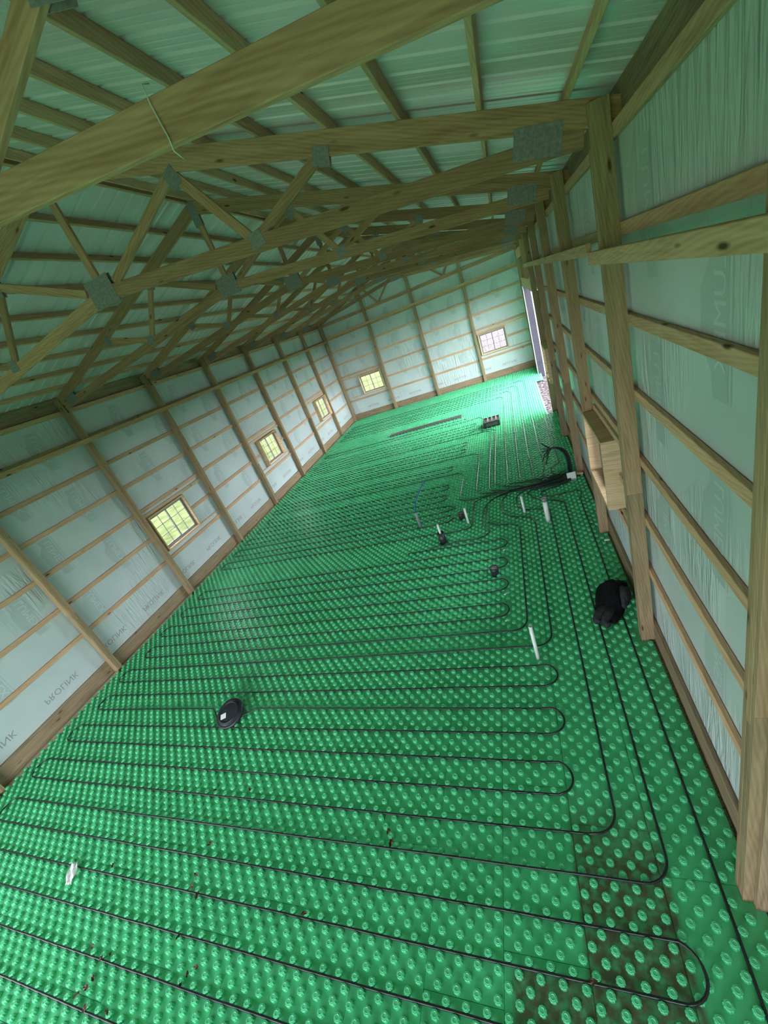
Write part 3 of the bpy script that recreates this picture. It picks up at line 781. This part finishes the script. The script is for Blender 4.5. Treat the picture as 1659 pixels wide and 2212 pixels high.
# loop of rows 0..7, returning down column 2 (x about 8.9)
pV2 = bund(3)[:6] + lead([(8.03, 4.40), (7.942, 4.194), (7.963, 3.734), (8.132, 3.486), (8.351, 3.386), (8.539, 3.276), (colx(1), 3.05)])
a = pV2 + [(colx(1), 2.8, ZT), (colx(1), row(0) + 0.5, ZT)] + corner(colx(1), row(0), 0.22) + serp(0, 7, lambda k: gx(114.5))[1:]
a += [(colx(2) - 0.25, row(7), ZT)] + corner(colx(2), row(7), 0.2)[::-1] + [(colx(2), row(7) + 0.6, ZT), (colx(2), 3.2, ZT)] + lead([(8.897, 3.49), (8.67, 3.589), (8.453, 3.647), (8.281, 3.857), (8.25, 4.173), (8.338, 4.42)]) + bund(2)[:5][::-1]
tube(a, 'black heating tube looping across the middle foreground rows, passing by the round dark lid')
# near loop: column 3 down, rows 8..., column 4
pV4 = bund(1)[:4] + lead([(8.585, 4.46), (8.519, 4.35), (8.598, 4.159), (8.785, 3.928), (9.08, 3.808), (9.193, 3.69), (colx(3), 3.44)])
a = pV4 + [(colx(3), 3.2, ZT), (colx(3), row(8) + 0.5, ZT)] + corner(colx(3), row(8), 0.2) + serp(8, 13, lambda k: 9.23)[1:]
a += [(colx(4) - 0.25, row(13), ZT)] + corner(colx(4), row(13), 0.2)[::-1] + [(colx(4), row(13) + 0.6, ZT), (colx(4), 3.7, ZT)] + lead([(9.549, 3.978), (9.501, 4.076), (9.24, 4.063), (8.995, 4.027), (8.821, 4.08), (8.773, 4.188), (8.819, 4.327)]) + bund(0)[:3][::-1]
tube(a, 'black heating tube making the nearest rows and the outermost column along the right wall')
# upper loop: column 0, rows -1..-9
pV1 = bund(4)[:6] + lead([(7.804, 4.438), (7.63, 4.213), (7.63, 3.71), (7.672, 3.416), (7.88, 3.214), (8.146, 3.171), (8.272, 3.066), (colx(0), 2.85)])
a = pV1 + [(colx(0), 2.6, ZT), (colx(0), row(-1) + 0.5, ZT)] + corner(colx(0), row(-1), 0.22) + serp(-1, -9, lambda k: 8.04)[1:]
a = a[:-1] + [(6.0, row(-9), ZT), (6.35, row(-9), ZT)] + lead([(6.602, 2.792), (6.82, 2.785), (7.117, 2.856), (7.439, 2.825), (7.638, 2.91), (7.713, 3.053), (7.582, 3.267), (7.538, 3.553), (7.571, 4.08), (7.703, 4.371), (7.88, 4.50)]) + bund(5)[:6][::-1]
tube(a, 'black heating tube looping across the rows just in front of the standing pipes')
# loop past the pots
a = bund(6)[:6] + lead([(7.543, 4.575), (7.338, 4.437), (7.313, 3.922), (7.339, 3.436), (7.275, 3.299), (7.086, 3.247), (6.85, 3.233)]) + [(6.5, row(-11), ZT)]
ys = row(-11); a += [(0.8, ys, ZT)] + arc(XL + DR, (row(-11) + row(-12)) / 2, DR, -PI / 2, -3 * PI / 2, 8) + [(5.0, row(-12), ZT)]
a += lead([(6.108, 3.667), (6.587, 3.682), (6.766, 3.719), (6.877, 3.87), (6.839, 4.0), (6.605, 3.973), (6.339, 3.938)]) + [(5.8, row(-13), ZT), (0.8, row(-13), ZT)] + arc(XL + DR, (row(-13) + row(-14)) / 2, DR, -PI / 2, -3 * PI / 2, 8)
a += [(5.6, row(-14), ZT)] + lead([(6.455, 4.20), (6.752, 4.23), (6.87, 4.33), (6.746, 4.44), (6.486, 4.495), (5.9, row(-15))]) + serp(-15, -20, lambda k: 6.6)[1:]
tube(a, 'black heating tube running left past the black pipe sleeve and the grey conduit')
# far fields: rows to the left of a stair of columns
def far_loop(xc, ylead, k0, k1, xr, i, extra, label):
    p = bund(i)[:6 - extra] + lead(ylead)
    p += [(xc, row(k0) - 0.35, ZT), (xc, row(k0) - 0.15, ZT), (xc - 0.15, row(k0), ZU)]
    p += serp(k0, k1, xr)[1:]
    tube(p, label)
far_loop(6.94, [(7.515, 4.632), (7.331, 4.579), (7.087, 4.594), (6.945, 4.711), (6.94, 5.2)], -21, -24, 6.6, 7, 0, 'black heating tube turning left on the floor behind the blue capped conduit')
far_loop(7.33, [(7.75, 4.714), (7.51, 4.79), (7.337, 5.014), (7.33, 5.6)], -25, -30, 6.9, 8, 0, 'black heating tube turning left just short of the middle of the floor')
far_loop(7.64, [(7.75, 4.84), (7.66, 4.994), (7.645, 5.6), (7.64, 6.2)], -31, -36, 7.1, 9, 0, 'black heating tube turning left on the floor nearer than the trench drain')
for (xc, pts, i, ex, k, lab) in ((colx(0) - 0.52, [(7.933, 4.986), (7.79, 5.177), (7.786, 6.0), (7.786, 9.2), (7.6, 9.45), (7.33, 9.5), (7.33, 9.7)], 9, 1, 37, 'first'), (colx(0) - 0.21, [(8.146, 5.029), (8.096, 5.279), (8.10, 6.0)], 10, 2, 44, 'second'), (colx(0) + 0.085, [(8.48, 5.0), (8.387, 5.261), (8.385, 6.0)], 10, 3, 46, 'third'), (colx(1) + 0.065, [(8.798, 4.933), (8.70, 5.164), (8.69, 6.0)], 11, 3, 48, 'fourth'), (colx(2) + 0.06, [(9.012, 4.93), (8.9, 5.1), (8.99, 5.7), (8.99, 6.3)], 11, 4, 50, 'fifth')):
    if lab == 'first': xc = 7.33
    p = bund(i)[:6 - ex] + lead(pts) + [(xc, max(6.6, pts[-1][1] + 0.2), ZT), (xc, row(-k) - 0.3, ZT), (xc - 0.15, row(-k), ZU), (xc - 0.5, row(-k), ZT), (0.9, row(-k), ZT)] + arc(XL + DR, row(-k - 0.5), DR, -PI / 2, -3 * PI / 2, 6) + [(xc - 0.6, row(-k - 1), ZT)]
    tube(p, f'black heating tube running down the floor towards the far wall, {lab} from the left')
tube(lead([(9.30, 4.97), (9.214, 4.985), (9.091, 5.183), (9.112, 5.395), (9.312, 5.616), (9.31, 6.4)]) + [(9.31, 9.3, ZT)], 'black heating tube curling off beside the upright tube bracket')
# loose tails standing up from the bracket and arching over
for i in range(10):
    s = i / 9
    x0, y0 = 9.43 + 0.07 * ((i * 3) % 5) / 4, 4.66 + 0.10 * s
    tip = Vector((8.95 + 0.12 * ((i * 7) % 5) / 4, 4.72 + 0.42 * s, 0.85 - 0.40 * ((i * 3) % 4) / 3))
    pts = [(x0, y0, 0.02), (x0, y0, 0.28), (x0 + 0.01, y0 + 0.02, 0.52 - 0.05 * s), (x0 - 0.05, y0 + 0.05, 0.72 - 0.07 * s), (x0 - 0.18, y0 + 0.12 * s, 0.84 - 0.1 * s), (x0 - 0.34, y0 + 0.2 * s, 0.86 - 0.14 * s), tuple(tip)]
    o = link('tube_tail', tube_mesh('tube_tail', smooth(pts, 2), RT, 8), M['tube'])
    tag(o, 'loose end of black heating tube arching up from the white bracket', 'tube', 'tube ends arching over the bracket')

# ------------------------------------------------------------------ things on the floor
def pvc(name, loc, r, h, label, tilt=(0, 0), cap=None):
    o = empty(name, loc); tag(o, label, 'pipe'); o.rotation_euler = (tilt[0], tilt[1], 0)
    link('pipe_body', lathe('pipe_body', [(r, 0), (r, h), (r * 0.86, h), (r * 0.86, h - 0.06), (0.001, h - 0.06)], 24), M['pvc'], o)
    if cap: link('coupling', lathe('coupling', [(r * 1.0, h - 0.07), (r * 1.12, h - 0.07), (r * 1.12, h + 0.004), (r * 0.9, h + 0.004), (r * 0.9, h - 0.03)], 24), M['conduit'], o)['label'] = 'grey rubber collar on the pipe top'
    else: link('bore', lathe('bore', [(r * 0.85, h - 0.055), (r * 0.85, h - 0.052)], 20), M['pvcdark'], o)
    return o
pvc('standpipe', (8.384, -0.193, -0.05), 0.024, 0.635, 'long thin white pipe standing nearest the camera, in a tube bend', (0, 0.0))
pvc('standpipe', (8.83, 3.108, -0.05), 0.043, 0.575, 'thickest white pipe with a grey collar on top', cap=True)
pvc('standpipe', (8.415, 3.561, -0.05), 0.024, 0.475, 'thin white pipe just left of the thickest white pipe', (0, -0.01))
pvc('standpipe', (7.238, 3.531, -0.05), 0.024, 0.455, 'thin white pipe beside the small dark pot')
# white pipe inside black sleeve
o = empty('pipe_sleeve', (6.738, 2.956, -0.05)); tag(o, 'open black plastic sleeve standing around a thin white pipe', 'sleeve')
link('sleeve_body', lathe('sleeve_body', [(0.075, 0), (0.073, 0.30), (0.066, 0.30), (0.066, 0.03), (0.001, 0.03)], 28), M['blackpl'], o)
link('base_flange', lathe('base_flange', [(0.092, 0.04), (0.092, 0.062), (0.076, 0.066)], 28), M['blackpl'], o)
pvc('standpipe', (6.73, 2.958, -0.01), 0.022, 0.46, 'short white pipe rising out of the black plastic sleeve')
def pot(loc, r, h, label, top):
    o = empty('pipe_stub', loc); tag(o, label, 'pipe stub')
    link('stub_body', lathe('stub_body', [(r * 0.9, 0), (r * 0.95, h * 0.5), (r * 1.05, h * 0.75), (r * 1.05, h), (r * 0.95, h), (r * 0.9, h - 0.008)], 26), M['blackpl'], o)
    link('tape_cover', lathe('tape_cover', [(r * 0.92, h - 0.006), (r * 0.6, h + 0.004), (0.004, h + 0.010)], 26), top, o)['label'] = 'dusty cover over the pipe mouth'
pot((7.825, 1.65, -0.05), 0.068, 0.22, 'taped grey pipe stub standing in the tube bend nearer the camera', M['dustgrey'])
pot((7.07, 3.80, -0.05), 0.062, 0.215, 'small dark pipe stub close beside a thin white pipe', M['rubble'])
o = empty('conduit_stub', (6.10, 3.734, -0.05)); tag(o, 'grey conduit standing alone on the green floor', 'conduit')
link('conduit_body', lathe('conduit_body', [(0.032, 0), (0.030, 0.47), (0.024, 0.475), (0.022, 0.47)], 18), M['conduit'], o)
o = link('water_tube', tube_mesh('water_tube', smooth([(6.10, 3.734, 0.25), (6.11, 3.735, 0.43), (6.16, 3.75, 0.64), (6.28, 3.79, 0.84), (6.42, 3.84, 1.0), (6.50, 3.86, 1.06)], 2), 0.011, 10), M['blue'])
tag(o, 'blue water tube curving up out of the grey conduit', 'tube')
# bracket
o = empty('tube_bracket', (9.47, 4.60, 0)); tag(o, 'white bracket plate holding the bundle of black tubes upright', 'bracket')
bm = bmesh.new(); bm_box(bm, (-0.09, -0.012, 0.0), (0.09, 0.012, 0.20)); bmesh.ops.bevel(bm, geom=list(bm.edges), offset=0.004, segments=1, affect='EDGES')
q = link('back_plate', fin(bm, 'back_plate'), M['pvc'], o); q.rotation_euler = (-0.25, 0, 0.12)
bm = bmesh.new(); bm_box(bm, (-0.085, 0.0, 0.0), (0.085, 0.14, 0.02)); q = link('foot_plate', fin(bm, 'foot_plate'), M['pvc'], o)
bm = bmesh.new()
for k in range(5):
    bmesh.ops.create_cone(bm, cap_ends=True, segments=12, radius1=0.010, radius2=0.010, depth=0.006, matrix=Matrix.Translation((-0.06 + 0.03 * k, -0.005 - 0.0155 - 0.011 * 0, 0.05)) @ Matrix.Rotation(PI / 2, 4, 'X'))
q = link('plate_holes', fin(bm, 'plate_holes'), M['conduit'], o)
# wood block by the post
tag(beam('wood_offcut', (9.50, 4.84, 0.06), (9.72, 4.80, 0.06), 0.09, 0.04, M['girt']), 'short wood offcut lying against the post behind the tube bracket', 'board')
# trench drain
o = empty('trench_drain', (3.34, 11.85, 0)); tag(o, 'long narrow steel trench drain channel set in the far floor', 'drain')
L = 3.1
bm = bmesh.new(); bm_box(bm, (0, 0, -0.02), (L, 0.012, 0.085)); q = link('channel_side', fin(bm, 's'), M['steel'], o)
bm = bmesh.new(); bm_box(bm, (0, 0.208, -0.02), (L, 0.22, 0.085)); q = link('channel_side', fin(bm, 's'), M['steel'], o)
for x in (0.0, L - 0.012):
    bm = bmesh.new(); bm_box(bm, (x, 0.012, -0.02), (x + 0.012, 0.208, 0.085)); link('end_cap', fin(bm, 'e'), M['steel'], o)
bm = bmesh.new(); bm_box(bm, (0.012, 0.09, 0.03), (L - 0.012, 0.208, 0.075)); link('cover_strip', fin(bm, 'c'), M['steel'], o)
bm = bmesh.new(); bm_box(bm, (0.012, 0.012, -0.01), (L - 0.012, 0.09, 0.035)); q = link('gravel_fill', fin(bm, 'g'), M['rubble'], o); q['kind'] = 'stuff'
for k in range(24):
    x = 0.1 + k * (L - 0.2) / 23; bm = bmesh.new(); bm_box(bm, (x - 0.012, 0.012, 0.035), (x + 0.012, 0.09, 0.06)); link('cross_bar', fin(bm, 'b'), M['steel'], o)
# drain box
o = empty('drain_box', (7.40, 9.74, 0)); tag(o, 'weathered dark rectangular drain box sitting on the far floor', 'box')
bm = bmesh.new()
for lo, hi in (((0, 0, -0.02), (0.54, 0.03, 0.22)), ((0, 0.47, -0.02), (0.54, 0.50, 0.22)), ((0, 0.03, -0.02), (0.03, 0.47, 0.22)), ((0.51, 0.03, -0.02), (0.54, 0.47, 0.22))): bm_box(bm, lo, hi)
link('box_wall', fin(bm, 'w'), M['blackpl'], o)
bm = bmesh.new(); bm_box(bm, (0.03, 0.03, -0.01), (0.51, 0.47, 0.185)); q = link('gravel_fill', fin(bm, 'g'), M['rubble'], o)
bm = bmesh.new()
for x in (0.12, 0.26, 0.40): bm_box(bm, (x, 0.0, 0.205), (x + 0.04, 0.5, 0.23))
bm_box(bm, (-0.01, -0.012, 0.19), (0.55, 0.02, 0.228)); link('top_frame', fin(bm, 'f'), M['dustgrey'], o)
bm = bmesh.new(); bm_box(bm, (0.08, -0.006, 0.05), (0.46, 0.002, 0.15)); link('front_recess', fin(bm, 'r'), M['rubble'], o)
# round lid / reel
o = empty('round_lid', (3.86, -1.02, 0.03)); tag(o, 'dark round plastic lid with a white sticker, propped on the near floor', 'lid')
o.rotation_euler = (math.radians(16), math.radians(-6), math.radians(25))
link('lid_body', lathe('lid_body', [(0.16, 0.0), (0.215, 0.035), (0.225, 0.07), (0.222, 0.095), (0.205, 0.105), (0.196, 0.10), (0.185, 0.112), (0.14, 0.122), (0.05, 0.128), (0.002, 0.129)], 40), M['blackpl'], o)
link('raised_ring', lathe('raised_ring', [(0.165, 0.112), (0.165, 0.132), (0.150, 0.136), (0.142, 0.120)], 40), M['blackpl'], o)
bm = bmesh.new(); bm_box(bm, (-0.055, -0.04, 0.1305), (0.035, 0.04, 0.1325)); q = link('sticker', fin(bm, 'st'), M['paper'], o); q.location = (-0.07, -0.03, -0.002); q['label'] = 'white sticker on the lid'
for a in (3.4, 5.2, 1.2):
    q = link('foot', lathe('foot', [(0.018, -0.03), (0.022, 0.03), (0.012, 0.035)], 10), M['dustgrey'], o); q.location = (0.20 * math.cos(a), 0.20 * math.sin(a), 0.0)
# black jacket heap
def heap():
    bm = bmesh.new(); bmesh.ops.create_icosphere(bm, subdivisions=5, radius=1.0)
    from mathutils import noise
    for v in bm.verts:
        p = v.co.copy(); n = p.normalized()
        f = 1.02 + 0.24 * noise.noise(p * 1.4 + Vector((3, 1, 0))) - 0.13 * abs(noise.noise(Vector((p.x * 2.6 + 4, p.y * 1.3, p.z * 2)))) + 0.015 * noise.noise(p * 7)
        q = n * f
        z = q.z * 0.20 if q.z > 0 else q.z * 0.02
        v.co = Vector((q.x * 0.20, q.y * 0.40, z))
    return fin(bm, 'jacket_body', True)
o = empty('jacket', (9.44, 0.72, 0.04)); tag(o, 'crumpled black jacket lying on the floor against the wooden post', 'jacket'); o.rotation_euler = (0, 0, -0.35)
link('jacket_body', heap(), M['cloth'], o)
def sleeve(pts, rad, mat, nm):
    q = link(nm, tube_mesh(nm, smooth(pts, 2), rad, 14), mat, o); return q
for nm, pts in (('sleeve', [(-0.06, -0.26, 0.07), (-0.10, -0.36, 0.08), (-0.12, -0.45, 0.055), (-0.10, -0.50, 0.045)]), ('sleeve', [(0.02, -0.28, 0.07), (0.0, -0.38, 0.085), (-0.02, -0.48, 0.06), (0.03, -0.53, 0.045)])):
    sm = smooth(pts, 2); q = link(nm, tube_mesh(nm, sm, [0.062 - 0.02 * i / len(sm) for i in range(len(sm))], 14), M['clothgrey'], o); q['label'] = 'charcoal lining showing at the cuff'
q = link('hood', heap(), M['clothgrey'], o); q.scale = (0.5, 0.42, 0.8); q.location = (0.13, 0.0, 0.06); q['label'] = 'charcoal folded panel of the jacket'
# small white wrapper
bm = bmesh.new(); bmesh.ops.create_grid(bm, x_segments=8, y_segments=8, size=0.5)
for v in bm.verts: v.co = Vector((v.co.x * 0.10, v.co.y * 0.22, 0.025 * math.sin(v.co.x * 9) * math.cos(v.co.y * 7) + 0.06 + 0.04 * v.co.y))
bmesh.ops.solidify(bm, geom=list(bm.faces), thickness=0.0015)
o = link('plastic_wrapper', fin(bm, 'plastic_wrapper', True), M['paper']); o.location = (2.86, -3.10, 0.0); o.rotation_euler = (0, 0, 0.5)
tag(o, 'crumpled white plastic wrapper lying on a tube at lower left', 'wrapper')
# dry leaves
LV = [(3.413, -2.949), (3.442, -2.627), (4.668, -2.609), (4.687, -2.892), (4.831, -3.046), (4.709, -2.987), (3.847, -3.572), (4.844, -3.355), (4.135, -3.576), (4.052, -3.621), (4.078, -3.816), (4.004, -3.872), (4.09, -3.75), (5.14, -3.551), (5.206, -3.497), (5.116, -3.62), (4.464, -3.888), (4.194, -3.923), (8.533, -3.026), (6.798, -2.293), (6.849, -2.379), (4.319, -2.07), (4.852, -2.024), (6.123, -3.002)]
lm = []
for s in range(4):
    bm = bmesh.new(); c = bm.verts.new((0, 0, 0.006)); ring = []
    for k in range(12):
        a = k * PI / 6; rr = 0.026 * (0.7 + 0.45 * random.random()) * (1.25 if k in (0, 6) else 1)
        ring.append(bm.verts.new((rr * math.cos(a), rr * 0.62 * math.sin(a), 0.012 * random.random())))
    for k in range(12): bm.faces.new((c, ring[k], ring[(k + 1) % 12]))
    bmesh.ops.solidify(bm, geom=list(bm.faces), thickness=0.0012); me = fin(bm, 'dry_leaf'); me.materials.append(M['leaf']); lm.append(me)
for i, (x, y) in enumerate(LV):
    o = bpy.data.objects.new('dry_leaf', lm[i % 4]); COL.objects.link(o); o.location = (x, y, HN + 0.005); o.rotation_euler = (random.uniform(-.2, .2), random.uniform(-.2, .2), random.uniform(0, 6)); s = random.uniform(0.8, 1.5); o.scale = (s, s, s)
    tag(o, 'small dry brown leaf lying on the near green panels', 'leaf', 'dry leaves on the near floor')
# white clips at the tube bends, small scraps
for i, (x, y) in enumerate(((7.99, 1.08), (8.0, 0.50), (7.985, 2.30))):
    bm = bmesh.new(); bm_box(bm, (-0.022, -0.012, 0), (0.022, 0.012, 0.018)); bmesh.ops.bevel(bm, geom=list(bm.edges), offset=0.004, segments=1, affect='EDGES')
    o = link('tube_clip', fin(bm, 'tube_clip'), M['pvc']); o.location = (x, y, HN + 0.002); o.rotation_euler = (0, 0, 0.9)
    tag(o, ['white clip beside the tube bend above the nearest such bend', 'white clip beside the tube bend nearest the thin standing pipe', 'white clip beside the farthest tube bend of the middle field'][i], 'clip')
bm = bmesh.new(); bm_box(bm, (-0.04, -0.02, 0), (0.04, 0.02, 0.02)); bmesh.ops.bevel(bm, geom=list(bm.edges), offset=0.006, segments=1, affect='EDGES')
o = link('foam_scrap', fin(bm, 'foam_scrap'), M['paper']); o.location = (9.66, 2.16, 0.04); tag(o, 'small white scrap by the post under the near right window', 'scrap')
# string around the nearest bottom chord
o = link('string', tube_mesh('string', [(7.845, -B + 0.08, 5.40), (7.845, -B + 0.035, 5.385), (7.845, -B + 0.034, 5.331), (7.856, -B + 0.034, 5.229), (7.853, -B + 0.034, 5.195), (7.853, -B + 0.08, 5.18)], 0.0025, 6), M['string'])
tag(o, 'thin white string looped over the chord of the nearest truss', 'string')
# red tool on the far window sill
o = empty('hand_tool', (9.66, 8.90, WZ[0] + 0.04)); tag(o, 'small red and black hand tool resting on the sill of the far right window', 'tool')
bm = bmesh.new(); bm_box(bm, (-0.03, -0.08, 0.0), (0.03, 0.08, 0.09)); bmesh.ops.bevel(bm, geom=list(bm.edges), offset=0.01, segments=2, affect='EDGES'); link('tool_body', fin(bm, 't'), M['red'], o)
bm = bmesh.new(); bm_box(bm, (-0.025, 0.02, 0.09), (0.025, 0.07, 0.18)); bmesh.ops.bevel(bm, geom=list(bm.edges), offset=0.008, segments=2, affect='EDGES'); link('handle', fin(bm, 'h'), M['blackpl'], o)
# white plank outside the doorway
tag(beam('white_plank', (9.95, 10.6, -0.09), (9.99, 11.7, -0.09), 0.14, 0.03, M['paper']), 'white plank lying on the gravel outside the side doorway', 'plank')

tag(beam('scab_board', (9.715, -2.462, -0.1), (9.715, -2.462, 2.3), 0.038, 0.10, M['skirt'], up=(1, 0, 0)), 'short rough brown board fixed to the post at the right picture edge', 'board')
